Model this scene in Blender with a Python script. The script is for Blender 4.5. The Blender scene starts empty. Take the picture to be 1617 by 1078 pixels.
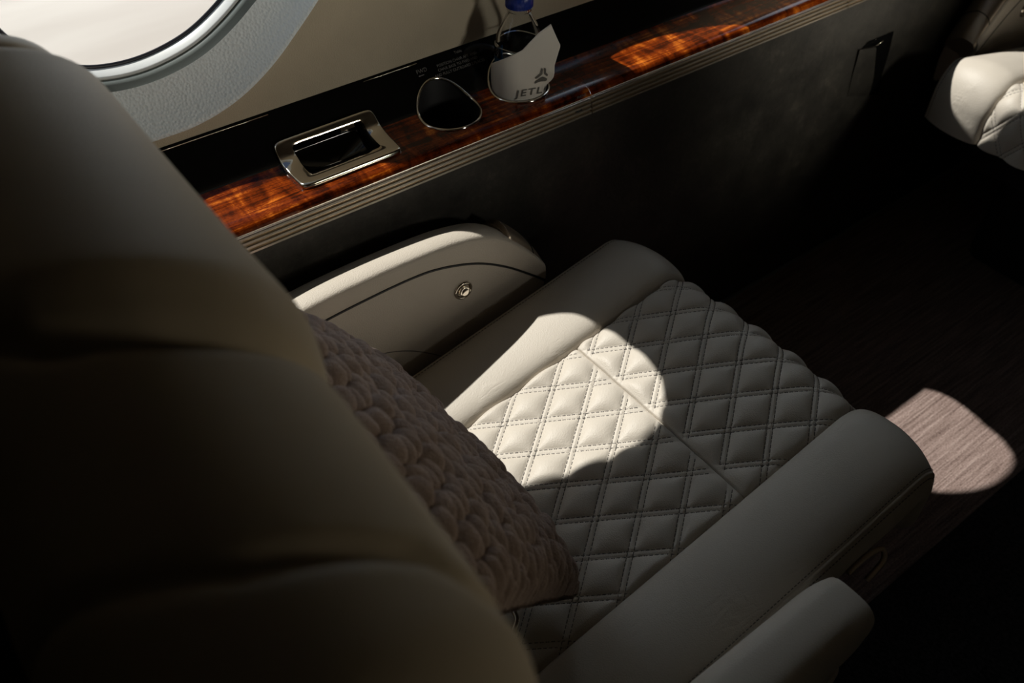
import bpy, math, random
import numpy as np
from mathutils import Vector, Matrix
random.seed(7); rng = np.random.default_rng(7)
sc = bpy.context.scene
COL = sc.collection
PI = math.pi

# ------------------------------------------------------------------ helpers
def V3(*a): return np.array(a, float)
def tag(o, label=None, cat=None, group=None, kind=None):
    if label: o['label'] = label
    if cat: o['category'] = cat
    if group: o['group'] = group
    if kind: o['kind'] = kind
    return o
def empty(name, loc):
    o = bpy.data.objects.new(name, None); COL.objects.link(o)
    o.location = loc; o.empty_display_size = .05
    return o
def origin_of(parent):
    p = np.zeros(3)
    while parent is not None:
        p += np.array(parent.location); parent = parent.parent
    return p
def mesh(name, v, f, mat, parent=None, smooth=True, label=None, sharp=None):
    """v in world coordinates; the object sits at its parent's origin"""
    v = np.asarray(v, float).reshape(-1, 3) - origin_of(parent)
    me = bpy.data.meshes.new(name)
    me.from_pydata(v.tolist(), [], [tuple(int(i) for i in q) for q in f])
    me.validate(); me.update()
    if smooth: me.polygons.foreach_set('use_smooth', [True]*len(me.polygons))
    if sharp and smooth:
        try: me.set_sharp_from_angle(angle=math.radians(sharp))
        except Exception: pass
    if mat is not None: me.materials.append(mat)
    o = bpy.data.objects.new(name, me); COL.objects.link(o)
    if parent is not None: o.parent = parent
    if label: o['label'] = label
    return o
def gridf(nu, nv, cu=False, cv=False, off=0):
    f = []
    for i in range(nu if cu else nu-1):
        i2 = (i+1) % nu
        for j in range(nv if cv else nv-1):
            j2 = (j+1) % nv
            f.append((off+i*nv+j, off+i2*nv+j, off+i2*nv+j2, off+i*nv+j2))
    return f
class MB:
    def __init__(s): s.v = []; s.f = []; s.n = 0
    def add(s, v, f):
        v = np.asarray(v, float).reshape(-1, 3)
        s.v.append(v); s.f += [tuple(i+s.n for i in q) for q in f]; s.n += len(v); return s
    def grid(s, P, cu=False, cv=False):
        P = np.asarray(P, float); return s.add(P.reshape(-1, 3), gridf(P.shape[0], P.shape[1], cu, cv))
    def loft(s, P, caps=True):
        """P: stations x ring points, closed rings"""
        P = np.asarray(P, float); nu, nv = P.shape[:2]
        f = gridf(nu, nv, False, True)
        if caps: f += [tuple(range(nv-1, -1, -1)), tuple((nu-1)*nv+j for j in range(nv))]
        return s.add(P.reshape(-1, 3), f)
    def box(s, c, size, R=None):
        c = np.asarray(c, float); h = np.asarray(size, float)/2
        q = np.array([(x, y, z) for x in (-1, 1) for y in (-1, 1) for z in (-1, 1)], float)*h
        if R is not None: q = q @ np.asarray(R).T
        return s.add(q+c, [(0, 1, 3, 2), (4, 6, 7, 5), (0, 4, 5, 1), (2, 3, 7, 6), (0, 2, 6, 4), (1, 5, 7, 3)])
    def tube(s, pts, r, n=10, closed=False):
        pts = np.asarray(pts, float); m = len(pts)
        rr = np.broadcast_to(np.asarray(r, float), (m,))
        if closed: t = np.roll(pts, -1, 0)-np.roll(pts, 1, 0)
        else: t = np.gradient(pts, axis=0)
        t /= np.linalg.norm(t, axis=1)[:, None]
        ref = np.array([0, 0, 1.]) if abs(t[0][2]) < .9 else np.array([1., 0, 0])
        u = np.cross(ref, t[0]); u /= np.linalg.norm(u); P = []
        for i in range(m):
            u = u - t[i]*(u@t[i]); u /= np.linalg.norm(u); w = np.cross(t[i], u)
            a = np.linspace(0, 2*PI, n, endpoint=False)
            P.append(pts[i]+rr[i]*(np.cos(a)[:, None]*u+np.sin(a)[:, None]*w))
        P = np.array(P)
        if closed: return s.grid(P, True, True)
        return s.loft(P)
    def build(s, name, mat, parent=None, **k):
        return mesh(name, np.concatenate(s.v), s.f, mat, parent, **k)
def lathe(prof, c, n=48, axis=(0, 0, 1), ref=None):
    axis = np.asarray(axis, float); axis /= np.linalg.norm(axis)
    r0 = np.array([1., 0, 0]) if abs(axis[0]) < .9 else np.array([0, 1., 0])
    u = np.cross(axis, r0); u /= np.linalg.norm(u); w = np.cross(axis, u)
    a = np.linspace(0, 2*PI, n, endpoint=False)
    return np.array([[np.asarray(c)+axis*h+r*(math.cos(t)*u+math.sin(t)*w) for t in a] for r, h in prof])
def cr(P, n=10, closed=False):
    P = np.asarray(P, float); m = len(P); Q = []
    for i in range(m if closed else m-1):
        g = (lambda k: P[k % m]) if closed else (lambda k: P[min(max(k, 0), m-1)])
        p0, p1, p2, p3 = g(i-1), g(i), g(i+1), g(i+2)
        for k in range(n):
            t = k/n
            Q.append(.5*((2*p1)+(p2-p0)*t+(2*p0-5*p1+4*p2-p3)*t*t+(3*p1-p0-3*p2+p3)*t**3))
    if not closed: Q.append(P[-1])
    return np.array(Q)
def sstep(a, b, x):
    t = np.clip((np.asarray(x, float)-a)/(b-a), 0, 1); return t*t*(3-2*t)

# ------------------------------------------------------------------ materials
def newmat(name):
    m = bpy.data.materials.new(name); m.use_nodes = True
    nt = m.node_tree; b = nt.nodes['Principled BSDF']; return m, nt, b
def setp(b, col=None, rough=None, metal=None, **k):
    if col is not None: b.inputs['Base Color'].default_value = (*col, 1)
    if rough is not None: b.inputs['Roughness'].default_value = rough
    if metal is not None: b.inputs['Metallic'].default_value = metal
    for kk, vv in k.items(): b.inputs[kk.replace('_', ' ')].default_value = vv
def N(nt, t, **k):
    n = nt.nodes.new(t)
    for a, v in k.items(): setattr(n, a, v)
    return n
def coords(nt, scale=(1, 1, 1)):
    tc = N(nt, 'ShaderNodeTexCoord'); mp = N(nt, 'ShaderNodeMapping')
    mp.inputs['Scale'].default_value = scale
    nt.links.new(tc.outputs['Object'], mp.inputs['Vector']); return mp.outputs['Vector']
def noise(nt, vec, scale, detail=4, rough=.55, dist=0):
    n = N(nt, 'ShaderNodeTexNoise'); n.inputs['Scale'].default_value = scale
    n.inputs['Detail'].default_value = detail; n.inputs['Roughness'].default_value = rough
    n.inputs['Distortion'].default_value = dist
    nt.links.new(vec, n.inputs['Vector']); return n.outputs['Fac']
def ramp(nt, fac, stops):
    r = N(nt, 'ShaderNodeValToRGB'); e = r.color_ramp.elements
    while len(e) < len(stops): e.new(.5)
    for i, (p, c) in enumerate(stops): e[i].position = p; e[i].color = (*c, 1)
    nt.links.new(fac, r.inputs['Fac']); return r.outputs['Color']
def bump(nt, b, h, strength, dist, prev=None):
    n = N(nt, 'ShaderNodeBump'); n.inputs['Strength'].default_value = strength
    n.inputs['Distance'].default_value = dist; nt.links.new(h, n.inputs['Height'])
    if prev is not None: nt.links.new(prev, n.inputs['Normal'])
    nt.links.new(n.outputs['Normal'], b.inputs['Normal']); return n.outputs['Normal']
def mth(nt, op, a, b=None):
    n = N(nt, 'ShaderNodeMath', operation=op)
    for i, x in enumerate((a, b)):
        if x is None: continue
        if isinstance(x, (int, float)): n.inputs[i].default_value = x
        else: nt.links.new(x, n.inputs[i])
    return n.outputs[0]

def leather(name, col, rough=.5, grain=1.0, var=.08, wr=.0):
    m, nt, b = newmat(name); setp(b, col, rough, IOR=1.42)
    b.inputs['Specular IOR Level'].default_value = .4
    v = coords(nt)
    vo = N(nt, 'ShaderNodeTexVoronoi'); vo.inputs['Scale'].default_value = 560
    nt.links.new(v, vo.inputs['Vector'])
    n1 = noise(nt, v, 9, 4)
    c = ramp(nt, n1, [(.3, tuple(x*(1-var) for x in col)), (.7, tuple(min(1, x*(1+var*.5)) for x in col))])
    nt.links.new(c, b.inputs['Base Color'])
    p = bump(nt, b, vo.outputs['Distance'], .28*grain, .0009)
    if wr:
        tc = N(nt, 'ShaderNodeTexCoord'); mp = N(nt, 'ShaderNodeMapping')
        mp.inputs['Rotation'].default_value = (0, 0, math.radians(37)); mp.inputs['Scale'].default_value = (13, 75, 75)
        nt.links.new(tc.outputs['Object'], mp.inputs['Vector'])
        n2 = noise(nt, mp.outputs['Vector'], 1.0, 2, .5, .4)
        # soft creases where the noise crosses its middle value, only in patches
        cre = mth(nt, 'POWER', mth(nt, 'ABSOLUTE', mth(nt, 'SUBTRACT', n2, .5)), .5)
        msk = noise(nt, v, 11, 2); mk = N(nt, 'ShaderNodeMapRange'); nt.links.new(msk, mk.inputs[0])
        mk.inputs[1].default_value = .5; mk.inputs[2].default_value = .62
        h = mth(nt, 'MULTIPLY', cre, mk.outputs[0])
        p = bump(nt, b, h, wr, .006, p)
    return m
M = {}
M['leather'] = leather('cream_leather', (.54, .495, .43), .46, 1, .05)
M['backleather'] = leather('bounce_tinted_leather', (.47, .41, .315), .62, 1, .05)  # same cream leather, tinted warmer and darker for bounce light on the backrest
M['bolster'] = leather('cream_bolster_leather', (.54, .495, .43), .44, 1, .05, .3)
M['armleather'] = leather('armrest_leather', (.53, .48, .41), .48, 1.6, .05)
M['wall'] = leather('wall_leather', (.45, .39, .285), .55, 1.5, .10)
M['ceil'] = leather('ceiling_leather', (.3, .27, .22), .7, .6, .05)
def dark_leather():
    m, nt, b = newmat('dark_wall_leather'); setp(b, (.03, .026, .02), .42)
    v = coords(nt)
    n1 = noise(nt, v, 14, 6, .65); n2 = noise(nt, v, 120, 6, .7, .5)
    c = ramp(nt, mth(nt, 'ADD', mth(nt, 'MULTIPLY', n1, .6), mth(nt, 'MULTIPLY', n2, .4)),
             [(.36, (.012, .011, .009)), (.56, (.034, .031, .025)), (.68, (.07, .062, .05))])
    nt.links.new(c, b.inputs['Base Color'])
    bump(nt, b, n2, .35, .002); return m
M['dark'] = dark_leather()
def simple(name, col, rough=.5, metal=0., **k):
    m, nt, b = newmat(name); setp(b, col, rough, metal, **k); return m
M['black'] = simple('black_lacquer', (.004, .004, .004), .08)
M['blackmat'] = simple('black_plastic', (.008, .008, .008), .55)
M['thread'] = simple('stitch_thread', (.13, .12, .11), .8)
M['chrome'] = simple('polished_nickel', (.78, .72, .63), .09, 1.)
M['seal'] = simple('window_seal', (.012, .013, .02), .4)
M['whiteframe'] = simple('window_frame_white', (.66, .68, .67), .35)
M['greyring'] = simple('window_ring_grey', (.16, .18, .17), .3)
M['cap'] = simple('blue_cap', (.01, .03, .22), .35)
M['etch'] = simple('white_etching', (.15, .145, .14), .6)
M['ink'] = simple('grey_ink', (.13, .125, .11), .7)
M['handlemetal'] = simple('dark_nickel', (.55, .46, .36), .4, 1.)
def rail_mat():
    m, nt, b = newmat('brushed_rail'); setp(b, (.80, .71, .59), .25, 1.)
    v = coords(nt, (2, 300, 300)); n = noise(nt, v, 6, 3)
    bump(nt, b, n, .08, .0005); return m
M['rail'] = rail_mat()
def surround_mat():
    m, nt, b = newmat('pale_surround_leather'); setp(b, (.76, .83, .86), .5)
    v = coords(nt); vo = N(nt, 'ShaderNodeTexVoronoi'); vo.inputs['Scale'].default_value = 260
    nt.links.new(v, vo.inputs['Vector'])
    n1 = noise(nt, v, 20, 4)
    bump(nt, b, mth(nt, 'ADD', vo.outputs['Distance'], mth(nt, 'MULTIPLY', n1, .6)), .55, .0022); return m
M['surround'] = surround_mat()
def wood_mat():
    m, nt, b = newmat('veneer_shaded_black'); setp(b, (.3, .08, .02), .16)
    b.inputs['Coat Weight'].default_value = .25; b.inputs['Coat Roughness'].default_value = .04; b.inputs['Specular IOR Level'].default_value = .25
    v = coords(nt, (1.2, 26, 26)); n1 = noise(nt, v, 5, 6, .6, .6)
    v2 = coords(nt, (9, 3, 3)); n2 = noise(nt, v2, 3.2, 4, .55, 1.0)
    v3 = coords(nt, (60, 300, 300)); n3 = noise(nt, v3, 4, 3)
    f = mth(nt, 'ADD', mth(nt, 'ADD', mth(nt, 'MULTIPLY', n1, .40), mth(nt, 'MULTIPLY', n2, .46)), mth(nt, 'MULTIPLY', n3, .16))
    c = ramp(nt, f, [(.36, (.006, .0009, .0002)), (.46, (.040, .005, .0005)), (.56, (.19, .029, .0025)), (.65, (.68, .185, .018))])
    tc = N(nt, 'ShaderNodeTexCoord'); sp = N(nt, 'ShaderNodeSeparateXYZ')
    nt.links.new(tc.outputs['Object'], sp.inputs[0])
    g = N(nt, 'ShaderNodeMath', operation='GREATER_THAN'); nt.links.new(sp.outputs['Y'], g.inputs[0]); g.inputs[1].default_value = 1.033-.94
    mx = N(nt, 'ShaderNodeMix', data_type='RGBA')
    nt.links.new(g.outputs[0], mx.inputs['Factor']); nt.links.new(c, mx.inputs[6]); mx.inputs[7].default_value = (.004, .004, .004, 1)  # rear veneer painted black to stand for its shade under the window
    nt.links.new(mx.outputs[2], b.inputs['Base Color'])
    return m
M['wood'] = wood_mat()
def carpet_mat():
    m, nt, b = newmat('woven_carpet'); setp(b, (.2, .15, .13), .95)
    b.inputs['Specular IOR Level'].default_value = .05
    v = coords(nt, (7, 190, 1)); n1 = noise(nt, v, 1.0, 4, .6)
    v2 = coords(nt, (230, 320, 1)); n2 = noise(nt, v2, 1.0, 2)
    f = mth(nt, 'ADD', mth(nt, 'MULTIPLY', n1, .62), mth(nt, 'MULTIPLY', n2, .38))
    c = ramp(nt, f, [(.34, (.09, .06, .052)), (.52, (.25, .185, .165)), (.68, (.40, .32, .29))])
    nt.links.new(c, b.inputs['Base Color']); bump(nt, b, f, .8, .004); return m
M['carpet'] = carpet_mat()
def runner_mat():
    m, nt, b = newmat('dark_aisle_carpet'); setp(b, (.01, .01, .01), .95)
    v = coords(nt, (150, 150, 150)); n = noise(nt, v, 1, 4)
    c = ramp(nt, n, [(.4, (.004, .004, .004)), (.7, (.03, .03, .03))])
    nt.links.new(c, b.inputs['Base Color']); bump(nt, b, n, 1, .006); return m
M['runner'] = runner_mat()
def chenille():
    m, nt, b = newmat('mauve_chenille'); setp(b, (.24, .17, .15), .95)
    b.inputs['Specular IOR Level'].default_value = .1
    b.inputs['Sheen Weight'].default_value = .5; b.inputs['Sheen Roughness'].default_value = .5
    b.inputs['Sheen Tint'].default_value = (.8, .7, .68, 1)
    v = coords(nt); n = noise(nt, v, 420, 4, .7); n2 = noise(nt, v, 60, 3)
    c = ramp(nt, n2, [(.3, (.30, .225, .195)), (.7, (.43, .335, .29))])
    nt.links.new(c, b.inputs['Base Color']); bump(nt, b, n, .9, .004); return m
M['chenille'] = chenille()
def apron_mat():
    m, nt, b = newmat('apron_concrete'); setp(b, (.6, .55, .48), .9)
    v = coords(nt, (.25, 1.2, 1)); n = noise(nt, v, 1.2, 5)
    c = ramp(nt, n, [(.3, (.335, .295, .255)), (.7, (.42, .38, .335))])
    nt.links.new(c, b.inputs['Base Color']); return m
M['apron'] = apron_mat()
def clear(name, tint=(1, 1, 1), f0=.06, rough=.02):
    m = bpy.data.materials.new(name); m.use_nodes = True; nt = m.node_tree; nt.nodes.clear()
    o = N(nt, 'ShaderNodeOutputMaterial'); t = N(nt, 'ShaderNodeBsdfTransparent'); g = N(nt, 'ShaderNodeBsdfGlossy')
    t.inputs[0].default_value = (*tint, 1); g.inputs['Roughness'].default_value = rough
    fr = N(nt, 'ShaderNodeLayerWeight'); fr.inputs['Blend'].default_value = f0
    mx = N(nt, 'ShaderNodeMixShader'); nt.links.new(fr.outputs['Fresnel'], mx.inputs[0])
    nt.links.new(t.outputs[0], mx.inputs[1]); nt.links.new(g.outputs[0], mx.inputs[2]); nt.links.new(mx.outputs[0], o.inputs[0])
    return m
M['pane'] = clear('window_acrylic', (.97, .98, .98), .04)
M['bottle'] = clear('clear_plastic', (.93, .94, .95), .2, .05)
M['label'] = simple('teal_label', (.01, .07, .16), .3)
def paper():
    m, nt, b = newmat('napkin_paper'); setp(b, (.74, .70, .62), .85)
    v = coords(nt); n = noise(nt, v, 70, 5); bump(nt, b, n, .2, .002); return m
M['paper'] = paper()

# ------------------------------------------------------------------ camera
F = 1410.; TH = math.atan2(1397, 1410)
hd = V3(.6, .8, 0); rt = V3(.8, -.6, 0); zz = V3(0, 0, 1)
fwd = hd*math.cos(TH)-zz*math.sin(TH); upv = hd*math.sin(TH)+zz*math.cos(TH)
CAM = V3(0, 0, 1.4)
cd = bpy.data.cameras.new('camera'); cam = bpy.data.objects.new('camera', cd); COL.objects.link(cam)
cam.matrix_world = Matrix([[rt[i], upv[i], -fwd[i], CAM[i]] for i in range(3)]+[[0, 0, 0, 1]])
cd.sensor_width = 36; cd.lens = 36*F/1617; cd.clip_start = .02
cd.dof.use_dof = True; cd.dof.focus_distance = 1.22; cd.dof.aperture_fstop = 4.5
sc.camera = cam
def ray(px, py): return fwd+rt*(px-808.5)/F+upv*(539-py)/F
def on(px, py, axis, val):
    d = ray(px, py); return CAM+d*(val-CAM[axis])/d[axis]

# ------------------------------------------------------------------ cabin shell
ZC = .75; RIN = 1.085; ROUT = 1.15
def cy(R, z): return np.sqrt(np.maximum(R*R-(np.asarray(z)-ZC)**2, 1e-6))
X0, X1 = -1.3, 3.3
# radial outlines (angle in degrees : radius) of the glazed openings
TA = [(-160, .195), (-145, .205), (-121, .205), (-90, .181), (-65, .167), (-50, .163), (-37, .170), (-27, .185), (-10, .203), (5, .209), (24, .215), (44, .228), (58, .222), (66, .214), (76, .195), (90, .175), (104, .161), (124, .150), (150, .158), (180, .18)]
TB = [(-165, .128), (-145, .133), (-133, .147), (-120, .178), (-90, .168), (-66, .172), (-48, .185), (-32, .189), (-15, .176), (8, .152), (28, .143), (45, .153), (64, .164), (84, .160), (101, .158), (134, .152), (165, .132)]
def radial(tab, n=160):
    tab = sorted(tab); a = np.radians([t[0] for t in tab]); r = np.array([t[1] for t in tab])
    A = np.linspace(-PI, PI, n, endpoint=False)
    R = np.interp(A, np.r_[a-2*PI, a, a+2*PI], np.r_[r, r, r])
    for _ in range(6): R = .25*np.roll(R, 1)+.5*R+.25*np.roll(R, -1)
    return A, R
def rect_ring(A, c, x0, x1, z0, z1):
    dx, dz = np.cos(A), np.sin(A)
    with np.errstate(divide='ignore'):
        tx = np.where(dx > 0, (x1-c[0])/dx, (x0-c[0])/dx); tz = np.where(dz > 0, (z1-c[1])/dz, (z0-c[1])/dz)
    t = np.minimum(np.where(np.abs(dx) < 1e-9, 1e9, tx), np.where(np.abs(dz) < 1e-9, 1e9, tz))
    P = np.stack([c[0]+t*dx, c[1]+t*dz], 1)
    for X in (x0, x1):
        for Z in (z0, z1):
            i = np.argmin(np.hypot(P[:, 0]-X, P[:, 1]-Z)); P[i] = (X, Z)
    return P
def hole_patch(hole, rect, fn, nr=10):
    P = np.array([hole*(1-k/nr)+rect*(k/nr) for k in range(nr+1)])
    Q = fn(P[..., 0], P[..., 1]); return Q
def on_wall(R):
    return lambda x, z: np.stack([x, cy(R, z), z], -1)
WIN = [('window_1', TA, (.29, 1.04), (-.05, .63)), ('window_2', TB, (.98, 1.04), (.63, 1.33)), ('window_3', TA, (1.705, 1.10), (1.33, 2.03))]
wl = MB()
ZW0, ZW1 = .742, 1.45
for nm, tab, c, (xa, xb) in WIN:
    c = np.array(c); A, R = radial(tab)
    dirs = np.stack([np.cos(A), np.sin(A)], 1)
    low = np.clip(-np.sin(A), 0, 1)
    inner = R+.055+.033*low
    inner = np.minimum(inner, (c[1]-.769)/np.maximum(-np.sin(A), 1e-6)) if True else inner
    inner = np.where(np.sin(A) < 0, inner, R+.05)
    ring = lambda r: c+dirs*r[:, None]
    wl.grid(np.transpose(hole_patch(ring(inner), rect_ring(A, c, xa, xb, ZW0, ZW1), on_wall(RIN)), (1, 0, 2)), True, False)
    w = mesh(nm, np.concatenate([[[c[0], cy(ROUT, c[1]), c[1]]], on_wall(ROUT)(*(ring(R+.004).T))]),
             [(0, i+1, (i+1) % len(A)+1) for i in range(len(A))], M['pane'])
    tag(w, kind='structure')
    def band(rs, mat, name, flip=False):
        P = np.array([on_wall(RR)(*(ring(r).T)) for r, RR in rs]); MB().grid(np.transpose(P, (1, 0, 2)), True, False).build(name, mat, w)
    band([(R-.0015, 1.147), (R-.0005, 1.1445), (R+.003, 1.144), (R+.005, 1.149)], M['seal'], 'window_seal')
    band([(R+.0025, 1.148), (R+.003, 1.143), (R+.008, 1.131), (R+.0105, 1.128), (R+.013, 1.130), (R+.014, 1.136)], M['whiteframe'], 'window_frame')
    band([(R+.013, 1.137), (R+.0135, 1.124), (R+.017, 1.121), (R+.0225, 1.117), (R+.024, 1.1155)], M['greyring'], 'window_ring')
    sr = []
    for k in range(15):
        t = k/14; sr.append(((R+.0235)*(1-t)+inner*t, 1.1155-.0325*t+.006*math.sin(PI*t)))
    sr.append((inner+.001, 1.086))
    band(sr, M['surround'], 'window_surround')
# plain leather beyond the windows and above them
def wall_strip(x0, x1, z0, z1, n=24):
    z = np.linspace(z0, z1, n); x = np.linspace(x0, x1, 2)
    X, Z = np.meshgrid(x, z); wl.grid(on_wall(RIN)(X, Z))
wall_strip(X0, -.05, ZW0, ZW1); wall_strip(2.03, X1, ZW0, ZW1)
tag(wl.build('wall_left', M['wall']), kind='structure')
def arc_sheet(a0, a1, n=40, R=RIN):
    a = np.linspace(a0, a1, n)
    return np.array([[[x, R*math.cos(t), ZC+R*math.sin(t)] for x in np.linspace(X0, X1, 2)] for t in a])
aw = math.asin((ZW1-ZC)/RIN)
tag(MB().grid(arc_sheet(aw, PI-aw)).build('ceiling', M['ceil']), kind='structure')
# right side wall, window openings closed by flat panels to cut daylight
wr = MB(); mir = lambda Q: Q*np.array([1, -1, 1])
for c, (xa, xb) in (((-.2, 1.1), (-.6, .2)), ((.7, 1.1), (.2, 1.2)), ((1.7, 1.1), (1.2, 2.2))):
    c = np.array(c); A = np.linspace(-PI, PI, 96, endpoint=False)
    H = np.stack([c[0]+.20*np.sign(np.cos(A))*np.abs(np.cos(A))**.8, c[1]+.2*np.sign(np.sin(A))*np.abs(np.sin(A))**.8], 1)
    rr = rect_ring(np.arctan2(H[:, 1]-c[1], H[:, 0]-c[0]), c, xa, xb, ZW0, ZW1)
    wr.grid(np.transpose(mir(hole_patch(H, rr, on_wall(RIN))), (1, 0, 2)), True, False)
    wr.add(mir(on_wall(RIN)(H[:, 0], H[:, 1])), [tuple(range(len(H)))])
for xa, xb in ((X0, -.6), (2.2, X1)):
    X, Z = np.meshgrid(np.linspace(xa, xb, 2), np.linspace(ZW0, ZW1, 20)); wr.grid(mir(on_wall(RIN)(X, Z)))
wr.grid(np.array([[[x, -cy(RIN, ZW0), ZW0], [x, -.95, .66], [x, -.94, 0.]] for x in (X0, X1)]))
tag(wr.build('wall_right', M['wall']), kind='structure')
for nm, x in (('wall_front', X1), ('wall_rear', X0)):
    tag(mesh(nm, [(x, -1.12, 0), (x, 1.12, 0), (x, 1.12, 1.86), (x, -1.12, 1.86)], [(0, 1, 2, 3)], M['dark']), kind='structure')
# lower side wall, dark leather
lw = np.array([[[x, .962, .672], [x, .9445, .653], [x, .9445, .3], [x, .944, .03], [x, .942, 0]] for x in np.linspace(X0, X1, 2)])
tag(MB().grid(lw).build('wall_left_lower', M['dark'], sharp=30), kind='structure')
tag(mesh('floor', [(X0, -1.0, 0), (X1, -1.0, 0), (X1, .95, 0), (X0, .95, 0)], [(0, 1, 2, 3)], M['carpet']), kind='structure')
tr = MB().tube([(X0, .9385, .004), (1.0, .9385, .004), (X1, .9385, .004)], .0035, 8).build('baseboard_left', M['greyring'])
tag(tr, kind='structure')
# dark aisle runner
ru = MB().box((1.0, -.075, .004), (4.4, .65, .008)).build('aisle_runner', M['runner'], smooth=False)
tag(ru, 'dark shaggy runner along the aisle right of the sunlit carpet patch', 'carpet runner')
# ground outside
gz = -1.7
tag(mesh('ground', [(-60, -60, gz), (60, -60, gz), (60, 60, gz), (-60, 60, gz)], [(0, 1, 2, 3)], M['apron']), kind='structure')

# ------------------------------------------------------------------ side ledge
LP = cr([(.945, .683), (.950, .690), (.962, .694), (.99, .695), (1.015, .697), (1.035, .704), (1.055, .722), (1.072, .742), (1.0845, .7565)], 12)
LS = np.r_[0, np.cumsum(np.hypot(*np.diff(LP, axis=0).T))]; LMAX = LS[-1]
LT = np.gradient(LP, axis=0); LT /= np.linalg.norm(LT, axis=1)[:, None]
def ledge(x, s, h=0):
    s = np.asarray(s, float)
    y = np.interp(s, LS, LP[:, 0]); z = np.interp(s, LS, LP[:, 1])
    ty = np.interp(s, LS, LT[:, 0]); tz = np.interp(s, LS, LT[:, 1])
    ext = np.minimum(s, 0)
    return np.stack([np.broadcast_to(x, s.shape)+0., y-h*tz, z+h*ty+ext], -1)
def s_of_y(y): return np.interp(y, LP[:, 0], LS)
lr = empty('side_ledge', (.8, .94, .69))
tag(lr, 'glossy black and reddish wood side ledge with ribbed metal edge under the window', 'side ledge')
sh = MB()
def plain(x0, x1, n=2):
    X, S = np.meshgrid(np.linspace(x0, x1, n), LS); sh.grid(ledge(X, S))
plain(X0, .355); plain(.865, X1)
CUPS = [(.645, 1.017), (.776, 1.017)]; CR = .048
def cup_ring(c, n=160, r=CR):
    A = np.linspace(-PI, PI, n, endpoint=False)
    y = c[1]+r*.965*np.sin(A); return np.stack([c[0]+r*np.cos(A), s_of_y(y)], 1)
for c, xa, xb in ((CUPS[0], .555, .711), (CUPS[1], .711, .865)):
    H = cup_ring(c); cc = np.array([c[0], s_of_y(c[1])])
    rr = rect_ring(np.arctan2(H[:, 1]-cc[1], H[:, 0]-cc[0]), cc, xa, xb, 0, LMAX)
    sh.grid(np.transpose(hole_patch(H, rr, lambda u, w: ledge(u, w), 14), (1, 0, 2)), True, False)
def rrect(c, hx, hy, r, n=200, bul=0):
    """rounded rectangle in (x, s)"""
    A = np.linspace(-PI, PI, n, endpoint=False)
    p = 2/(1+ (0)) if False else None
    ex = 16.
    k = (np.abs(np.cos(A)/hx)**ex+np.abs(np.sin(A)/hy)**ex)**(-1/ex)
    x, y = k*np.cos(A), k*np.sin(A)
    x = x*(1+bul*(1-(y/hy)**2))
    return np.stack([c[0]+x, c[1]+y], 1)
TC = (.4545, .077)
tin = rrect((.4555, .0825), .0565, .030, .01)
rr = rect_ring(np.arctan2(tin[:, 1]-TC[1], tin[:, 0]-TC[0]), np.array(TC), .355, .555, 0, LMAX)
sh.grid(np.transpose(hole_patch(tin, rr, lambda u, w: ledge(u, w), 14), (1, 0, 2)), True, False)
sh.build('ledge_top', M['wood'], lr)
# ribbed rail pieces: y,z profile with five ribs
def rail_prof():
    a, b = np.array([.945, .683]), np.array([.9400, .6545]); t = (b-a)/np.linalg.norm(b-a); n = np.array([t[1], -t[0]]); L = np.linalg.norm(b-a)
    pts = [a+n*-.006]; k = 4
    for i in range(k):
        u0, u1 = L*(i/k), L*((i+1)/k)
        for u, h in ((u0+.0001, .0002), (u0+.0012, .0003), (u0+.0018, .0032), (u0+.003, .004), (u1-.0014, .004), (u1-.0005, .0032)):
            pts.append(a+t*u+n*h)
    pts.append(b+n*.0005); pts.append(b+n*-.006)
    return np.array(pts)
RP = rail_prof()
for xa, xb in ((X0, .861), (.8635, 1.498), (1.5005, X1)):
    P = np.array([[[x, y, z] for y, z in RP] for x in (xa, xb)])
    MB().loft(P).build('rail', M['rail'], lr, smooth=True, sharp=25)
# small jack in the rail
jc = np.array([.838, .9425, .668])
jk = MB(); jk.grid(lathe([(.0001, .0012), (.0028, .0012), (.0032, .0035), (.0052, .0035), (.0058, .002), (.0058, -.002)], jc, 24, (0, -1, .3)), False, True)
jk.build('headphone_jack', M['blackmat'], lr)
# cups: chrome rim and dark well
for c in CUPS:
    R_ = cup_ring(c, 96); P = ledge(R_[:, 0], R_[:, 1], .0005)
    ring = MB().tube(P, .0022, 8, closed=True).build('cup_holder_rim', M['chrome'], lr)
    wellp = []
    for d in (0, .05, .085):
        q = P.copy(); q[:, 2] = np.minimum(q[:, 2], 9)-0; q[:, 2] = P[:, 2]*(1-d/.085)+.605*(d/.085); wellp.append(q)
    wellp.append(np.tile(np.array([c[0], c[1], .605]), (96, 1)))
    MB().grid(np.array(wellp), False, True).build('cup_holder_well', M['blackmat'], lr)
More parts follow.
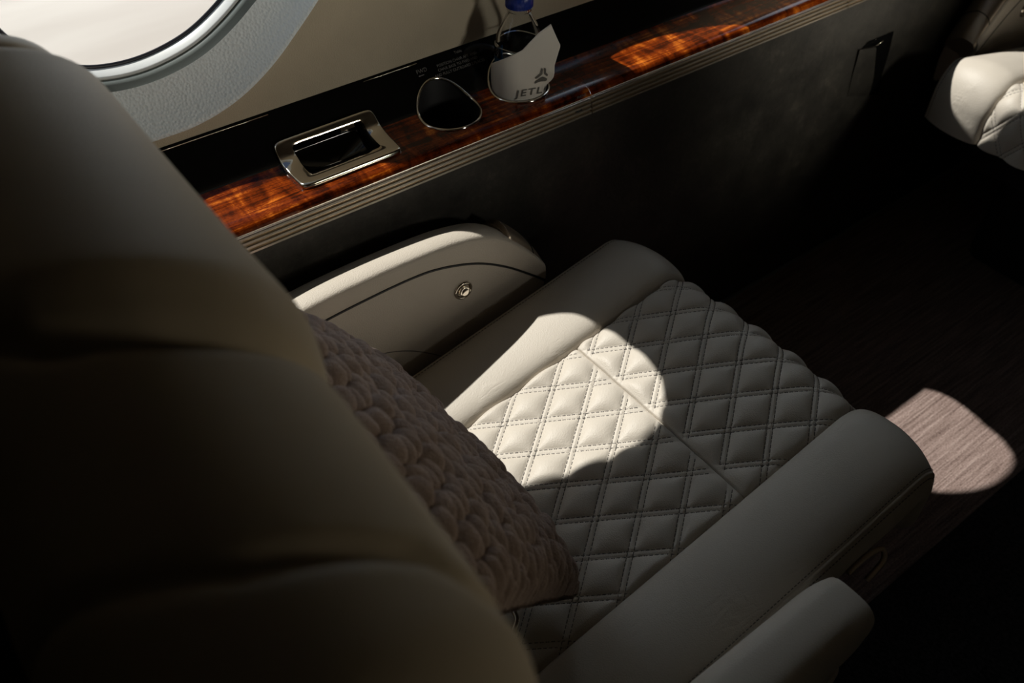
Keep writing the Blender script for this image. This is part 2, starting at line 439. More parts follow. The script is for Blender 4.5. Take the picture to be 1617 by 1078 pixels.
# chrome bezel with recessed tray
def lring(o, h): return ledge(o[:, 0], o[:, 1], h)
to = rrect(TC, .0785, .048, .01, bul=.03)
ti = rrect((.4555, .0825), .0565, .030, .01)
def lerp(a, b, t): return a*(1-t)+b*t
lay = [lring(to, .0), lring(to, .004), lring(lerp(to, ti, .05), .0062), lring(lerp(to, ti, .12), .0068), lring(lerp(to, ti, .5), .0066), lring(lerp(to, ti, .93), .0062), lring(lerp(to, ti, 1.0), .0052), lring(ti, -.004)]
MB().grid(np.array(lay), False, True).build('tray_bezel', M['chrome'], lr, sharp=50)
cen = ledge(np.array([.4555]), np.array([.0825]), -.022)[0]
lay = [lring(ti, -.002), lring(lerp(ti, np.array([[.4555, .0825]]), .04), -.02), lring(lerp(ti, np.array([[.4555, .0825]]), .1), -.022), np.tile(cen, (len(ti), 1))]
MB().grid(np.array(lay), False, True).build('tray_well', M['black'], lr)
cl = MB(); cl.box(ledge(np.array([.487]), np.array([.1105]), .001)[0], (.022, .006, .006), Matrix.Rotation(.75, 3, 'X'))
cl.build('tray_catch', M['chrome'], lr, smooth=False)
# thin bright cover edges at the back of the ledge
for xa, xb, s in ((.22, .389, .1638), (.5405, .632, .1640)):
    MB().tube(ledge(np.linspace(xa, xb, 6), np.full(6, s), .0006), .0007, 6).build('cover_edge', M['rail'], lr)
# lettering
def text_pts(s, size, align='LEFT', extrude=0, bold=0):
    cu = bpy.data.curves.new('txt', 'FONT'); cu.body = s; cu.size = size; cu.align_x = align; cu.offset = bold; cu.resolution_u = 3; cu.space_character = 1.0+.22*(bold > 0)
    o = bpy.data.objects.new('txt', cu); COL.objects.link(o); bpy.context.view_layer.update()
    dg = bpy.context.evaluated_depsgraph_get(); me = bpy.data.meshes.new_from_object(o.evaluated_get(dg))
    v = np.array([p.co[:] for p in me.vertices]); f = [tuple(p.vertices) for p in me.polygons]
    bpy.data.objects.remove(o); bpy.data.curves.remove(cu); bpy.data.meshes.remove(me); return v, f
def ledge_text(s, x, s0, size, mat=None, name='lettering', bold=0):
    v, f = text_pts(s, size, bold=bold); P = ledge(x+v[:, 0], s0+v[:, 1], .0006)
    return mesh(name, P, f, M['etch'], lr, smooth=False)
ledge_text('FWD', .6255, .1490, .0085)
ar = MB(); y0 = .1452
P2 = np.array([(.626, y0), (.6295, y0+.0014), (.6295, y0+.0006), (.6365, y0+.0006), (.6365, y0-.0006), (.6295, y0-.0006), (.6295, y0-.0014)])
ar.add(ledge(P2[:, 0], P2[:, 1], .0006), [tuple(range(7))]); ar.build('lettering', M['etch'], lr, smooth=False)
ledge_text('POSITION CHAIR AFT AND', .662, .1487, .0060); ledge_text('CHAIR BASE TO FWD AND', .661, .1420, .0060); ledge_text('AND FULLY OUTBOARD 2 PLACES', .652, .1352, .0060)
ledge_text('Table', .6985, .1590, .0062)
v, f = text_pts('PHONE', .0055); P = ledge(.8375+v[:, 0], .003+v[:, 1], .0006); mesh('lettering', P, f, M['etch'], lr, smooth=False)

# ------------------------------------------------------------------ water bottle and napkin in the second cup
BX, BY = CUPS[1]; bz = .608
br = empty('water_bottle', (BX, BY, bz))
tag(br, 'clear square plastic water bottle with blue cap standing in the further cup holder', 'bottle')
def sq(r, n=64, ex=3.6, rot=.35):
    a = np.linspace(0, 2*PI, n, endpoint=False); k = (np.abs(np.cos(a))**ex+np.abs(np.sin(a))**ex)**(-1/ex)
    x, y = r*k*np.cos(a), r*k*np.sin(a); c, s = math.cos(rot), math.sin(rot)
    return np.stack([c*x-s*y, s*x+c*y], 1)
st = [(.001, .0, 2.), (.030, .0, 2.7), (.0335, .004, 2.7), (.0345, .02, 2.7), (.0345, .150, 2.7), (.0335, .163, 2.6), (.031, .180, 2.4), (.024, .196, 2.2), (.0176, .208, 2.), (.0150, .212, 2.), (.0150, .222, 2.)]
st = cr(st, 4)
P = np.array([np.c_[sq(max(r, .0008), 64, e)+[BX, BY], np.full(64, bz+h)] for r, h, e in st])
MB().grid(P, False, True).build('bottle_body', M['bottle'], br)
MB().grid(lathe([(.0165, .2125), (.0185, .2135), (.0185, .2165), (.0165, .2175)], (BX, BY, bz), 40), False, True).build('neck_ring', M['bottle'], br)
n = 72; a = np.linspace(0, 2*PI, n, endpoint=False); rib = 1+.02*np.cos(a*36/1)
capP = []
for r, h, w in ((.0185, .2185, 0), (.0205, .2195, 1), (.0205, .2345, 1), (.0195, .237, 0), (.0001, .2375, 0)):
    rr_ = r*(1+w*.02*np.cos(a*24)); capP.append(np.stack([BX+rr_*np.cos(a), BY+rr_*np.sin(a), np.full(n, bz+h)], 1))
MB().grid(np.array(capP), False, True).build('bottle_cap', M['cap'], br)
lab = sq(.0347, 64, 2.7); idx = [i for i in range(64) if (lab[i][0]*-.8+lab[i][1]*.6) > .025]
P = np.array([[[BX+lab[i][0], BY+lab[i][1], bz+h] for i in idx] for h in (.05, .08, .11, .146)])
MB().grid(P).build('bottle_label', M['label'], br)
# napkin: wraps the front of the bottle, its right end stands free as a flat flap
nrm = V3(-.56, -.8285, 0); tan = V3(.8285, -.56, 0); NR = .0436
def napk(u, z, off=0.):
    u = np.asarray(u, float); z = np.asarray(z, float); R_ = NR+off-.0010*sstep(.712, .69, z)
    fl = np.clip((z-.70)/.14, 0, 1)
    a = np.minimum(u, 0)/NR
    up = np.maximum(u, 0); Rz = NR/(1-.93*sstep(.700, .745, z))
    base = np.asarray(R_)[..., None]*(np.cos(a)[..., None]*nrm+np.sin(a)[..., None]*tan)
    base = base-(Rz*(1-np.cos(up/Rz)))[..., None]*nrm+(Rz*np.sin(up/Rz))[..., None]*tan
    lean = (.010*fl*sstep(-.02, .05, u))[..., None]*nrm
    q = V3(BX, BY, 0)+base+lean; q[..., 2] = z; return q
def proj(p):
    v = np.asarray(p)-CAM; return np.array([808.5+F*(v@rt)/(v@fwd), 539-F*(v@upv)/(v@fwd)])
def napk_uv(px, py):
    """surface parameters of the sheet where the line of sight (px,py) meets it"""
    u, z = 0.0, .75
    for _ in range(40):
        p = proj(napk(u, z)); e = np.array([px, py])-p
        J = np.stack([(proj(napk(u+1e-4, z))-p)/1e-4, (proj(napk(u, z+1e-4))-p)/1e-4], 1)
        d = np.linalg.solve(J+np.eye(2)*1e-6, e); d = np.clip(d, -.01, .01); u += d[0]; z += d[1]; u = max(u, -.06)
    return u, z
top = [napk_uv(*p) for p in ((776, 100), (800, 91), (825, 79), (838, 65), (853, 50), (870, 38))]
rgt = [napk_uv(*p) for p in ((870, 38), (886, 56), (876, 98), (866, 132))]
us = np.linspace(-.062, .0, 30); tu = np.array([t[0] for t in top]); tz_ = np.array([t[1] for t in top])
o_ = np.argsort(tu); tu, tz_ = tu[o_], tz_[o_]
UL = -.064; UR = max(r[0] for r in rgt)
ru_ = np.array([r[0] for r in rgt]); rz_ = np.array([r[1] for r in rgt])
o2 = np.argsort(rz_); 
zb = .682
rows = []
for t in np.linspace(0, 1, 40):
    row = []
    for w_ in np.linspace(0, 1, 60):
        # right border as function of height fraction
        zr = zb+(rz_.max()-zb)*t
        ur = np.interp(zr, rz_[o2], ru_[o2])
        u = UL+(ur-UL)*w_
        ztop = np.interp(u, np.r_[UL, tu, ru_[1]], np.r_[tz_[0]-.004, tz_, rz_[1]])
        row.append((u, zb+(ztop-zb)*t))
    rows.append(row)
rows = np.array(rows)
P = napk(rows[..., 0], rows[..., 1])
nk = empty('napkin', (BX, BY, .69)); tag(nk, 'white printed paper napkin wrapped around the water bottle', 'napkin')
sheet = MB().grid(P).build('paper_sheet', M['paper'], nk)
md = sheet.modifiers.new('thick', 'SOLIDIFY'); md.thickness = .0006; md.offset = 0
def nk_shape(polys, name):
    mb = MB()
    for poly in polys:
        q = np.array([napk_uv(*p) for p in poly]); mb.add(napk(q[:, 0], q[:, 1], .0012), [tuple(range(len(poly)))])
    mb.build(name, M['ink'], nk, smooth=False)
kx = 180/1141.
def cp(L): return [(740+x*kx, y*kx) for x, y in L]
nk_shape([cp([(722, 688), (732, 676), (743, 690), (738, 740), (700, 772), (672, 788), (664, 776), (690, 755), (716, 733)]),
          cp([(752, 682), (762, 674), (775, 685), (774, 722), (794, 742), (790, 756), (780, 758), (755, 738)]),
          cp([(660, 828), (668, 812), (700, 786), (738, 764), (760, 768), (786, 782), (784, 798), (770, 808), (720, 812), (690, 822), (668, 834)])], 'emblem')
# wordmark
v, f = text_pts('JETLI', 1.0, bold=.02)
w0 = v[:, 0].max(); hgt = .73
def wm(q):
    t = q[0]/w0; s = q[1]/hgt
    bx = 740+(470+t*300)*kx; by = (970-t*52)*kx
    ux, uy = 14*kx*s, -68*kx*s
    return (bx+ux, by+uy)
v2 = v.copy()
uvs = np.array([napk_uv(*wm(p)) for p in v]); mesh('wordmark', napk(uvs[:, 0], uvs[:, 1], .0012), f, M['ink'], nk, smooth=False)

# ------------------------------------------------------------------ the seat
SR = empty('passenger_seat', (.55, .535, 0))
tag(SR, 'cream quilted leather cabin seat with the mauve pillow on it, nearest the camera', 'seat', 'cream leather cabin seats')
TILT = math.atan(.2); AR = (.815-.68)/math.cos(TILT); RR = .06
AMIN = -.40
def path(a):
    """seat profile: a = arc length from (x .68, z .45); returns point (x,z) and outward normal"""
    a = np.asarray(a, float); t = V3(math.cos(TILT), math.sin(TILT), 0)[:2]; n0 = np.array([-t[1], t[0]])
    p0 = np.array([.68, .45]); pr = p0+t*AR; c = pr-n0*RR
    th = np.clip((a-AR)/RR, 0, TILT+math.radians(88)); aend = AR+RR*(TILT+math.radians(88))
    ang = TILT+PI/2-th
    n = np.stack([np.cos(ang), np.sin(ang)], -1)
    P = np.where((a <= AR)[..., None], p0+t*a[..., None], c+RR*n)
    tt = np.stack([np.sin(ang), -np.cos(ang)], -1)
    P = P+tt*np.maximum(a-aend, 0)[..., None]
    return P, n
AEND = AR+RR*(TILT+math.radians(88))+.055
YO, YI = .710, .358
HA, HY = .0454, .0336
KD = 1/math.sqrt(1/HA**2+1/HY**2)
AS = -.031
def lat(a, y):
    fr = a > AS
    a0 = np.where(fr, .0698, -.0588); y0 = np.where(fr, .6149, .5027)
    p = (a-a0)/HA+(y-y0)/HY; q = (a-a0)/HA-(y-y0)/HY
    d1 = np.abs((p+1) % 2-1)*KD; d2 = np.abs((q+1) % 2-1)*KD
    return d1, d2
def gq(d): return 1-np.exp(-(np.maximum(d-.0036, 0)/.0085)**1.35)
def quilt_h(a, y):
    d1, d2 = lat(a, y)
    h = .0068*gq(d1)*gq(d2)
    for d in (d1, d2): h = h-.0016*np.exp(-((d-.0037)/.0011)**2)
    sm_ = 1-np.exp(-((a-AS)/.010)**2)
    h = h*(.25+.75*sm_)-.0055*np.exp(-(np.abs(a-AS)/.0011)**1.5)-.0016*np.exp(-((a-AS)/.006)**2)
    e = np.minimum(YO-y, y-YI); h = h-.010*np.exp(-(np.maximum(e, 0)/.007)**2)
    return h
def crown(a, y):
    return .008*(1-((y-.535)/.18)**2)*sstep(-.1, .12, a)
def seat_pt(a, y, h):
    P, n = path(a); return np.stack([P[..., 0]+n[..., 0]*h, y, P[..., 1]+n[..., 1]*h], -1)
a = np.unique(np.r_[np.linspace(AMIN, AS-.006, 190), np.linspace(AS-.0055, AS+.0055, 23), np.linspace(AS+.006, AEND, 210)]); y = np.linspace(YI-.004, YO+.004, 190); NA = len(a)
A2, Y2 = np.meshgrid(a, y, indexing='ij')
mesh('seat_cushion', seat_pt(A2, Y2, quilt_h(A2, Y2)+crown(A2, Y2)), gridf(NA, 190), M['leather'], SR)
cush = bpy.data.objects['seat_cushion']
def dashes(mb, pts, nrm_, L=.0046, pitch=.0069, w=.0011, hh=.0008):
    """lay short stitches along a polyline"""
    pts = np.asarray(pts); seg = np.linalg.norm(np.diff(pts, axis=0), axis=1); S = np.r_[0, np.cumsum(seg)]
    s = pitch*.5
    while s+L < S[-1]:
        q0 = np.array([np.interp(s, S, pts[:, k]) for k in range(3)]); q1 = np.array([np.interp(s+L, S, pts[:, k]) for k in range(3)])
        nn = np.array([np.interp(s+L/2, S, nrm_[:, k]) for k in range(3)]); nn /= np.linalg.norm(nn)
        t = q1-q0; l = np.linalg.norm(t)
        if l > 1e-6:
            t /= l; b = np.cross(nn, t); b /= np.linalg.norm(b); R_ = np.stack([t, b, nn], 1)
            mb.box((q0+q1)/2+nn*hh*.2, (l, w, hh), R_)
        s += pitch
sm = MB()
for front in (True, False):
    a0, y0 = (.0698, .6149) if front else (-.0588, .5027)
    lo, hi = (AS+.004, AEND) if front else (AMIN+.02, AS-.004)
    for sg in (1, -1):
        for k in range(-24, 25, 2):
            for off in (-.0037, .0037):
                yy = np.linspace(YI+.003, YO-.003, 140)
                aa = a0+HA*(k+off/KD-sg*(yy-y0)/HY)
                ok = (aa > lo) & (aa < hi)
                if ok.sum() < 6: continue
                aa, yk = aa[ok], yy[ok]
                P = seat_pt(aa, yk, quilt_h(aa, yk)+crown(aa, yk)+.0006); _, nn = path(aa)
                dashes(sm, P, np.stack([nn[:, 0], 0*aa, nn[:, 1]], 1))
sm.build('stitching', M['thread'], cush, smooth=False)
# side bolsters: cross sections across y, swept along the same profile
def bolster(side):
    if side > 0:
        sec = [(.700, -.020), (.704, -.008), (.708, .002), (.716, .010), (.732, .0155), (.760, .0185), (.790, .016), (.815, .0095), (.832, .001), (.840, -.010), (.8435, -.028), (.843, -.055), (.832, -.085)]
    else:
        sec = [(.368, -.020), (.364, -.008), (.360, .003), (.351, .012), (.333, .0185), (.300, .0215), (.270, .017), (.248, .008), (.237, .000), (.229, -.012), (.2245, -.032), (.2265, -.060), (.242, -.092)]
    s = cr(sec, 6)
    aa = np.linspace(AMIN, AEND, 220)
    A_, I = np.meshgrid(aa, np.arange(len(s)), indexing='ij')
    yy = s[I, 0]; hh = s[I, 1]
    mid = .7725 if side > 0 else .3
    fade = sstep(AR-.02, AR+.09, A_)
    hh = np.where(hh > -.015, hh*(1-.25*fade), hh)
    drop = np.where(hh < -.015, hh*(1-.35*fade), hh)
    # front corner pulls in a little towards the outer side
    P, n = path(A_)
    o = np.abs(yy-mid)/.07
    pull = .010*np.clip((np.abs(yy-(.705 if side > 0 else .362))/.13), 0, 1)**2*fade
    P = np.stack([P[..., 0]+n[..., 0]*drop-pull, yy, P[..., 1]+n[..., 1]*drop], -1)
    ob = mesh('side_bolster', P, gridf(*P.shape[:2]), M['bolster'], SR)
    # piping on the outer top edge with a stitch row either side
    k = int(np.argmin(np.abs(s[:, 1]-(-.002))+np.where(np.abs(s[:, 0]-.535) < .25, 1, 0)))
    pp = P[:, k]
    MB().tube(pp, .0022, 8).build('piping', M['leather'], ob)
    st_ = MB()
    for dk in (-3, 3):
        q = P[:, k+dk]; du = np.gradient(P, axis=0)[:, k+dk]; dv = np.gradient(P, axis=1)[:, k+dk]
        nn = np.cross(du, dv); nn /= np.linalg.norm(nn, axis=1)[:, None]
        if nn[20, 2] < 0: nn = -nn
        dashes(st_, q+nn*.0006, nn, .0036, .0058, .0009)
    st_.build('stitching', M['thread'], ob, smooth=False)
bolster(1); bolster(-1)
# seat pan and pedestal
pan = MB()
def rbox(x0, x1, y0, y1, z0, z1, r, n=6):
    pts = []
    for cx, cy_, a0 in ((x1-r, y1-r, 0), (x0+r, y1-r, 90), (x0+r, y0+r, 180), (x1-r, y0+r, 270)):
        for k in range(n+1):
            t = math.radians(a0+90*k/n); pts.append((cx+r*math.cos(t), cy_+r*math.sin(t)))
    pts = np.array(pts); cxy = pts.mean(0); P = []
    for z, s in ((z0, .97), (z0+.006, 1), (z1-.006, 1), (z1, .97)):
        P.append(np.c_[cxy+(pts-cxy)*s, np.full(len(pts), z)])
    return np.array(P)
pan.loft(rbox(.28, .76, .28, .80, .24, .345, .03)); pan.build('seat_pan', M['blackmat'], SR, sharp=40)
MB().loft(rbox(.34, .70, .36, .71, .0, .245, .04)).build('pedestal', M['blackmat'], SR, sharp=40)
# backrest: one upholstered shell swept across y
BP = cr([(.25, .37), (.215, .44), (.19, .5), (.125, .7), (.098, .82), (.105, .90), (.126, .97), (.115, 1.035), (.07, 1.062), (.01, 1.058), (-.045, 1.025), (-.078, .95), (-.085, .8), (-.06, .5), (.02, .36), (.2, .34)], 9, True)
BN = np.roll(BP, -1, 0)-np.roll(BP, 1, 0); BN = np.stack([BN[:, 1], -BN[:, 0]], 1); BN /= np.linalg.norm(BN, axis=1)[:, None]
if (BN[20] @ np.array([1, .3])) < 0: BN = -BN
YB0, YB1, RB = .095, .885, .075
ys = np.r_[YB0+RB*(1-np.cos(np.linspace(0, PI/2, 16))), np.linspace(YB0+RB, YB1-RB, 150)[1:-1], YB1-RB*(1-np.cos(np.linspace(PI/2, 0, 16)))]
def seam_y(tab, x): return np.interp(x, [t[0] for t in tab], [t[1] for t in tab])
S1 = [(-.09, .58), (-.03, .475), (.0, .425), (.05, .388), (.09, .366), (.12, .352), (.2, .345), (.4, .345)]
S2 = [(-.09, .32), (-.03, .275), (.03, .232), (.075, .212), (.10, .198), (.112, .176), (.14, .15), (.2, .13)]
S3 = [(-.09, .83), (.05, .80), (.1, .79), (.4, .79)]
P = []
for yv in ys:
    e = max(0, max((YB0+RB-yv)/RB, (yv-(YB1-RB))/RB)); d = RB*(1-math.sqrt(max(0, 1-min(e, 1)**2)))
    q = BP-BN*d*.98
    x = BP[:, 0]; topw = sstep(.62, .85, BP[:, 1])
    h = np.zeros(len(BP))
    d1 = yv-seam_y(S1, x); d3 = seam_y(S3, x)-yv; d2 = yv-seam_y(S2, x)
    h += .016*sstep(-.004, .06, d1)*sstep(-.004, .05, d3)-.012*np.exp(-(d1/.010)**2)-.008*np.exp(-(d3/.008)**2)
    h += -.007*np.exp(-(d2/.007)**2)+.004*sstep(0, .05, d2)*np.exp(-(d1/.12)**2)
    q = q+BN*(h*topw)[:, None]
    P.append(np.c_[q[:, 0], np.full(len(q), yv), q[:, 1]])
MB().loft(np.array(P)).build('backrest', M['backleather'], SR)
# ---- outboard armrest: leather pad with metal nose, and side panel with button
def itab(t, x): return np.interp(x, [p[0] for p in t], [p[1] for p in t])
KA = 1.0136
ZT = [(.10, .560), (.2, .585), (.3, .602), (.4, .606), (.5, .603), (.55, .597), (.59, .586), (.62, .570), (.65, .546), (.68, .516), (.70, .490), (.712, .468)]
ZG = [(.10, .548), (.2, .560), (.314, .574), (.40, .5785), (.46, .5785), (.50, .574), (.545, .561), (.585, .543), (.63, .513), (.676, .474), (.70, .452), (.712, .44)]
ZTs = cr([(x*KA, 1.4-(1.4-z)*KA+.009*(1-sstep(.6, .7, x))) for x, z in ZT], 8); ZGs = cr([(x*KA, 1.4-(1.4-z)*KA+.003) for x, z in ZG], 8)
YA0, YA1 = .858, .931
AP = []
for x in np.r_[np.linspace(.10, .60, 60), np.linspace(.605, .712, 26)]:
    zt, zg = itab(ZTs, x), itab(ZGs, x); w = 1-.55*sstep(.60, .712, x)
    c = [(YA0+.002, zg-.002), (YA0, zg+.002), (YA0-.001, lerp(zg, zt, .35)), (YA0-.0005, zt-.011), (YA0+.0015, zt-.0045), (YA0+.0065, zt-.0008), (YA0+.020, zt+.0006), (YA0+.040, zt-.0035), (YA0+.058, zt-.013), (YA1-.004, zt-.032), (YA1, zt-.05), (YA1, zg-.06), (YA1-.01, zg-.08), (YA0+.012, zg-.03)]
    c = np.array(c); AP.append(np.c_[np.full(len(c), x), c])
AP = np.array(AP)
AQ = np.array([cr(s, 3, True) for s in AP])
arm = MB().loft(AQ).build('armrest_pad', M['armleather'], SR, sharp=60)
MB().tube(np.array([(x, YA0+.0012, itab(ZGs, x)-.0018) for x in np.linspace(.10, .712, 90)]), .0021, 6).build('armrest_seam', M['blackmat'], arm)
# metal nose piece on the sloping front of the pad
NP = []
for x in np.linspace(.638, .716, 24):
    zt = itab(ZTs, x); e = math.sqrt(max(0, 1-((x-.6535)/.0475)**2)) if abs(x-.6535) > .03 else 1; e = max(e, .25)
    e = 1 if x < .68 else 1-.55*((x-.68)/.036)**2
    hgt_ = .0175*(1 if x < .68 else max(.3, 1-((x-.68)/.042)**2))
    if x < .642: hgt_ = .006
    ring = []
    for t in np.linspace(0, PI, 15):
        ring.append((x, .8960-.034*math.cos(t)*1.0, zt-.012+(.010+hgt_)*math.sin(t)**.55 - .012*max(0, -math.cos(t))))
    ring.append((x, .9, zt-.03)); ring.append((x, .87, zt-.03)); NP.append(ring)
NP = np.array(NP); 
nose = MB().loft(NP).build('armrest_latch', M['handlemetal'], SR, sharp=50)
gx = int(15); gl = NP[gx][:15]+V3(.0, 0, .0004)
MB().tube(gl, .0011, 6).build('latch_groove', M['blackmat'], nose)
# small metal tongue under the nose
MB().tube([(.690, .866, .478), (.700, .866, .468), (.708, .866, .460)], [.0045, .005, .0035], 8).build('latch_tongue', M['chrome'], nose)
# side panel
SPm = []
for x in np.linspace(.10, .705, 70):
    zg = itab(ZGs, x)-.0042
    if zg < .33: continue
    SPm.append([(x, .9, zg-.004), (x, YA0+.010, zg), (x, YA0+.0035, zg-.001), (x, YA0+.0022, zg-.005), (x, YA0+.0026, .49*0+lerp(.30, zg, .5)), (x, YA0+.006, .30), (x, .9, .30)])
sp = MB().loft(np.array(SPm)).build('armrest_panel', M['armleather'], SR, sharp=60)
# faint lower cover seam on the panel
arcp = []
for t in np.linspace(0, 1, 20):
    px_ = lerp(600, 706, t); py_ = 572-18*math.sin(PI*min(1, .25+t*.62)); arcp.append(on(px_, py_, 1, YA0+.0022))
MB().tube(np.array(arcp), .0007, 6).build('panel_seam', M['thread'], sp)
# recline button
bc = on(731, 458, 1, YA0+.002)
bt = MB(); bt.grid(lathe([(.0162, -.002), (.0164, .001), (.015, .003), (.0128, .0032), (.0112, .0012), (.0105, -.001)], bc, 48, (0, -1, 0)), False, True)
btn = bt.build('recline_button', M['chrome'], SR, label='round chrome button')
MB().grid(lathe([(.0092, -.001), (.0092, .0065), (.0085, .0075), (.0055, .0068), (.0001, .0062)], bc, 40, (0, -1, .15)), False, True).build('button_cap', M['chrome'], btn)
MB().grid(lathe([(.0108, -.0005), (.0088, -.0005)], bc, 40, (0, -1, 0)), False, True).build('button_gap', M['blackmat'], btn)
# ---- inboard armrest
IP = []
for x in np.r_[np.linspace(.08, .568, 30), .568+.062*np.sin(np.linspace(.1, PI/2, 12))]:
    e = 1 if x < .568 else math.sqrt(max(0.02, 1-((x-.568)/.0635)**2))
    e = max(e, .42); zt = .492-.010*(x-.4)**2-(.0 if x < .568 else .016*((x-.568)/.062)**2)
    cyc = .185; hw = .040*(.8+.2*e)
    ring = []
    for t in np.linspace(0, 2*PI, 32, endpoint=False):
        k = (abs(math.cos(t))**3.2+abs(math.sin(t))**3.2)**(-1/3.2)
        ring.append((x, cyc+hw*k*math.cos(t), zt-.05*(.6+.4*e)+.05*(.6+.4*e)*k*math.sin(t)))
    IP.append(ring)
MB().loft(np.array(IP)).build('inboard_armrest', M['leather'], SR)
MB().loft(rbox(.12, .62, .15, .215, .17, .36, .02)).build('inboard_panel', M['armleather'], SR, sharp=40)
# bent strap bracket ahead of the inboard armrest
bp = cr([on(1338, 905, 2, .40), on(1368, 878, 2, .41), on(1392, 866, 2, .415), on(1396, 882, 2, .405), on(1383, 900, 2, .395), on(1368, 916, 2, .385)], 8)
MB().tube(bp, .004, 8).build('bracket', M['handlemetal'], SR)
# belt buckle peeping out between backrest and pillow
bk = MB(); q = on(812, 986, 2, .425); bk.tube(cr([q+V3(-.015, -.012, .0), q+V3(.004, .0, .004), q+V3(.010, .016, .002)], 6), .0035, 8)
bk.build('belt_buckle', M['chrome'], SR)

# ------------------------------------------------------------------ facing seat: mirrored copy
def copy_tree(o, parent=None):
    c = o.copy(); COL.objects.link(c)
    if parent is not None: c.parent = parent
    for ch in list(o.children): copy_tree(ch, c)
    return c
FS = copy_tree(SR)
FXC = 2.66
FS.location = (FXC-.585, .536, 0); FS.scale = (-1, 1, 1.05)
tag(FS, 'cream quilted leather seat facing the other way at the right edge, half in shadow', 'seat', 'cream leather cabin seats')

# ------------------------------------------------------------------ pillow
PH = .212; PT = .052
rc = math.radians(32); rot = math.radians(15)
Vv = V3(-math.sin(rc), 0, math.cos(rc)); Nn = V3(math.cos(rc), 0, math.sin(rc)); Uu = V3(0, 1, 0)
U_ = Uu*math.cos(rot)+Vv*math.sin(rot); V_ = -Uu*math.sin(rot)+Vv*math.cos(rot)
pc = V3(.390, .402, .418)+PH*(U_+V_)*.97
nu, nv = 380, 380
def pil(sgn):
    u = np.linspace(-1, 1, nu); v = np.linspace(-1, 1, nv); Ug, Vg = np.meshgrid(u, v, indexing='ij')
    ex = 1-.02*(1-Vg**2)*np.abs(Ug)**3; ey = 1-.03*(1-Ug**2)*np.abs(Vg)**3
    x = Ug*ex*PH; yv = Vg*ey*PH
    th = PT*np.clip(1-np.abs(Ug)**3.2, 0, 1)**.5*np.clip(1-np.abs(Vg)**3.2, 0, 1)**.5
    # chains of puffs: strands run along u
    sw = .0130; pl_ = .034
    wob = .0016*np.sin(x/.021)+.001*np.sin(x/.009+yv/.03)
    k = np.floor((yv+wob)/sw); fx = (yv+wob)/sw-k-.5
    h1 = np.sin(k*12.9898)*43758.5453; h1 = h1-np.floor(h1)
    ph = np.where(k % 2 == 0, 0, .5)+.55*h1
    fy = x/pl_+ph; kk = np.floor(fy); fy = fy-kk-.5
    h2 = np.sin(k*78.233+kk*37.719)*12543.123; h2 = h2-np.floor(h2)
    puff = np.clip(1-(np.abs(fx)/.52)**2.2-(np.abs(fy)/.56)**2.6, 0, 1)**.55*(.75+.5*h2)
    edge = np.clip(np.minimum(1-np.abs(Ug), 1-np.abs(Vg))/.02, 0, 1)
    w = th*sgn*(1 if sgn > 0 else .12)+sgn*.0150*puff*(.45+.55*edge)*(1 if sgn > 0 else .5)
    return pc+x[..., None]*U_+yv[..., None]*V_+w[..., None]*Nn
pm = MB(); pm.grid(pil(1)); pm.grid(pil(-1)[:, ::-1])
pw = pm.build('throw_pillow', M['chenille'])
tag(pw, 'mauve brown chunky chenille throw pillow leaning on the seat backrest', 'pillow')

# ------------------------------------------------------------------ pocket in the dark side wall
pk = empty('wall_pocket', (1.64, .935, .40)); tag(pk, 'dark pull pocket recessed in the dark leather side wall near the facing seat', 'wall pocket')
yy = .9438
fp = [on(1360, 77, 1, yy), on(1372, 65, 1, yy), on(1411, 49, 1, yy), on(1404, 80, 1, yy), on(1392, 118, 1, yy), on(1386, 150, 1, yy), on(1372, 150, 1, yy), on(1379, 118, 1, yy), on(1384, 76, 1, yy)]
q = np.array(fp); q2 = q.copy(); q2[:, 1] += -.001
m2 = MB(); m2.add(np.concatenate([q, q2]), [tuple(range(8, -1, -1)), tuple(range(9, 18))]+[(i, (i+1) % 9, 9+(i+1) % 9, 9+i) for i in range(9)])
m2.build('pocket_shade_sheet', M['black'], pk, smooth=False)  # flat black sheet painted in for the shade inside the recess
fl = np.array([on(1358, 79, 1, .9398), on(1384, 75, 1, .9370), on(1380, 120, 1, .9398), on(1373, 152, 1, .9440), on(1338, 152, 1, .9440), on(1346, 120, 1, .9425)])
fl2 = fl.copy(); fl2[:, 1] = .9443
MB().add(np.concatenate([fl, fl2]), [tuple(range(5, -1, -1)), tuple(range(6, 12))]+[(i, (i+1) % 6, 6+(i+1) % 6, 6+i) for i in range(6)]).build('pocket_flap', M['dark'], pk, smooth=False)
MB().tube([on(1376, 75, 1, .9360), on(1386, 71, 1, .9360), on(1395, 64, 1, .9370)], [.0004, .0011, .0004], 6).build('pocket_lip', M['rail'], pk)

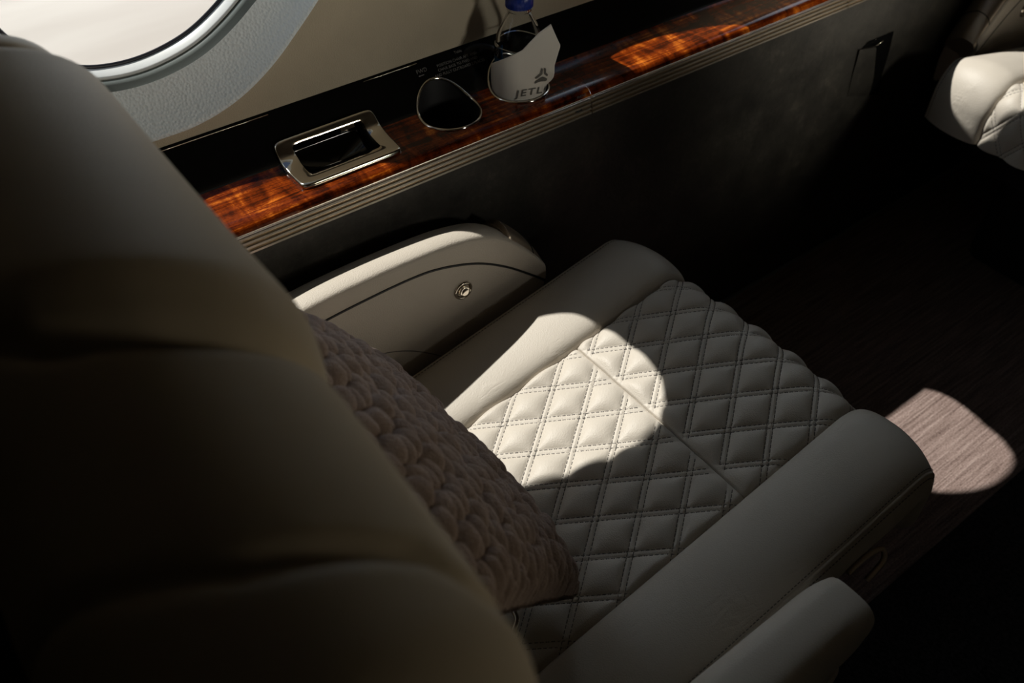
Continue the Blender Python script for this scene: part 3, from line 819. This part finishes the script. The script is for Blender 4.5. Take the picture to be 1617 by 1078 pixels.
# ------------------------------------------------------------------ light
sd = V3(-.33, .66, 1.0); sd /= np.linalg.norm(sd)
sl = bpy.data.lights.new('sun', 'SUN'); sl.energy = 5.4; sl.angle = math.radians(.6); sl.color = (1, .955, .88)
so = bpy.data.objects.new('sun', sl); COL.objects.link(so); so.rotation_euler = Vector(sd).to_track_quat('Z', 'Y').to_euler()
so.location = Vector(sd*5)
def fill_light(name, loc, tgt, size, watts, spread, col):  # unseen disk lamp inside the cabin, added as fill
    l = bpy.data.lights.new(name, 'AREA'); l.shape = 'DISK'; l.size = size; l.energy = watts; l.spread = math.radians(spread); l.color = col
    o = bpy.data.objects.new(name, l); COL.objects.link(o); o.location = loc
    o.rotation_euler = (Vector(loc)-Vector(tgt)).to_track_quat('Z', 'Y').to_euler()
fill_light('wall_fill', (1.25, -1.0, .93), (.50, 1.0, 1.03), .22, .43, 36, (1, .95, .85))  # added fill lamp for the left wall, standing in for unseen right windows
fill_light('front_wall_fill', (2.1, -1.0, 1.10), (1.50, .93, .70), .3, .6, 22, (1, .94, .82))  # added fill lamp brightening the dark side wall near the facing seat
fill_light('backrest_fill', (1.0, -1.0, 1.20), (.16, .40, .98), .3, .34, 36, (1, .86, .62))  # added warm fill lamp aimed at the backrest
wd = bpy.data.worlds.new('sky'); sc.world = wd; wd.use_nodes = True
wt = wd.node_tree; bg = wt.nodes['Background']; bg.inputs[1].default_value = 1.0
tcw = N(wt, 'ShaderNodeTexCoord'); spw = N(wt, 'ShaderNodeSeparateXYZ'); wt.links.new(tcw.outputs['Generated'], spw.inputs[0])
# bright hazy horizon, deeper blue overhead
wt.links.new(ramp(wt, spw.outputs['Z'], [(.0, (1.6, 1.75, 1.9)), (.59, (1.85, 2.1, 2.35)), (.69, (.35, .42, .53)), (.79, (.05, .07, .12))]), bg.inputs[0])

sc.cycles.max_bounces = 10; sc.cycles.diffuse_bounces = 5; sc.cycles.transparent_max_bounces = 12
sc.cycles.use_denoising = True
sc.cycles.sample_clamp_indirect = 4.0
sc.cycles.caustics_reflective = False; sc.cycles.caustics_refractive = False
sc.view_settings.view_transform = 'Standard'; sc.view_settings.look = 'None'
sc.view_settings.exposure = 0.0; sc.view_settings.gamma = 1.0
try: sc.view_settings.use_curve_mapping = False
except Exception: pass
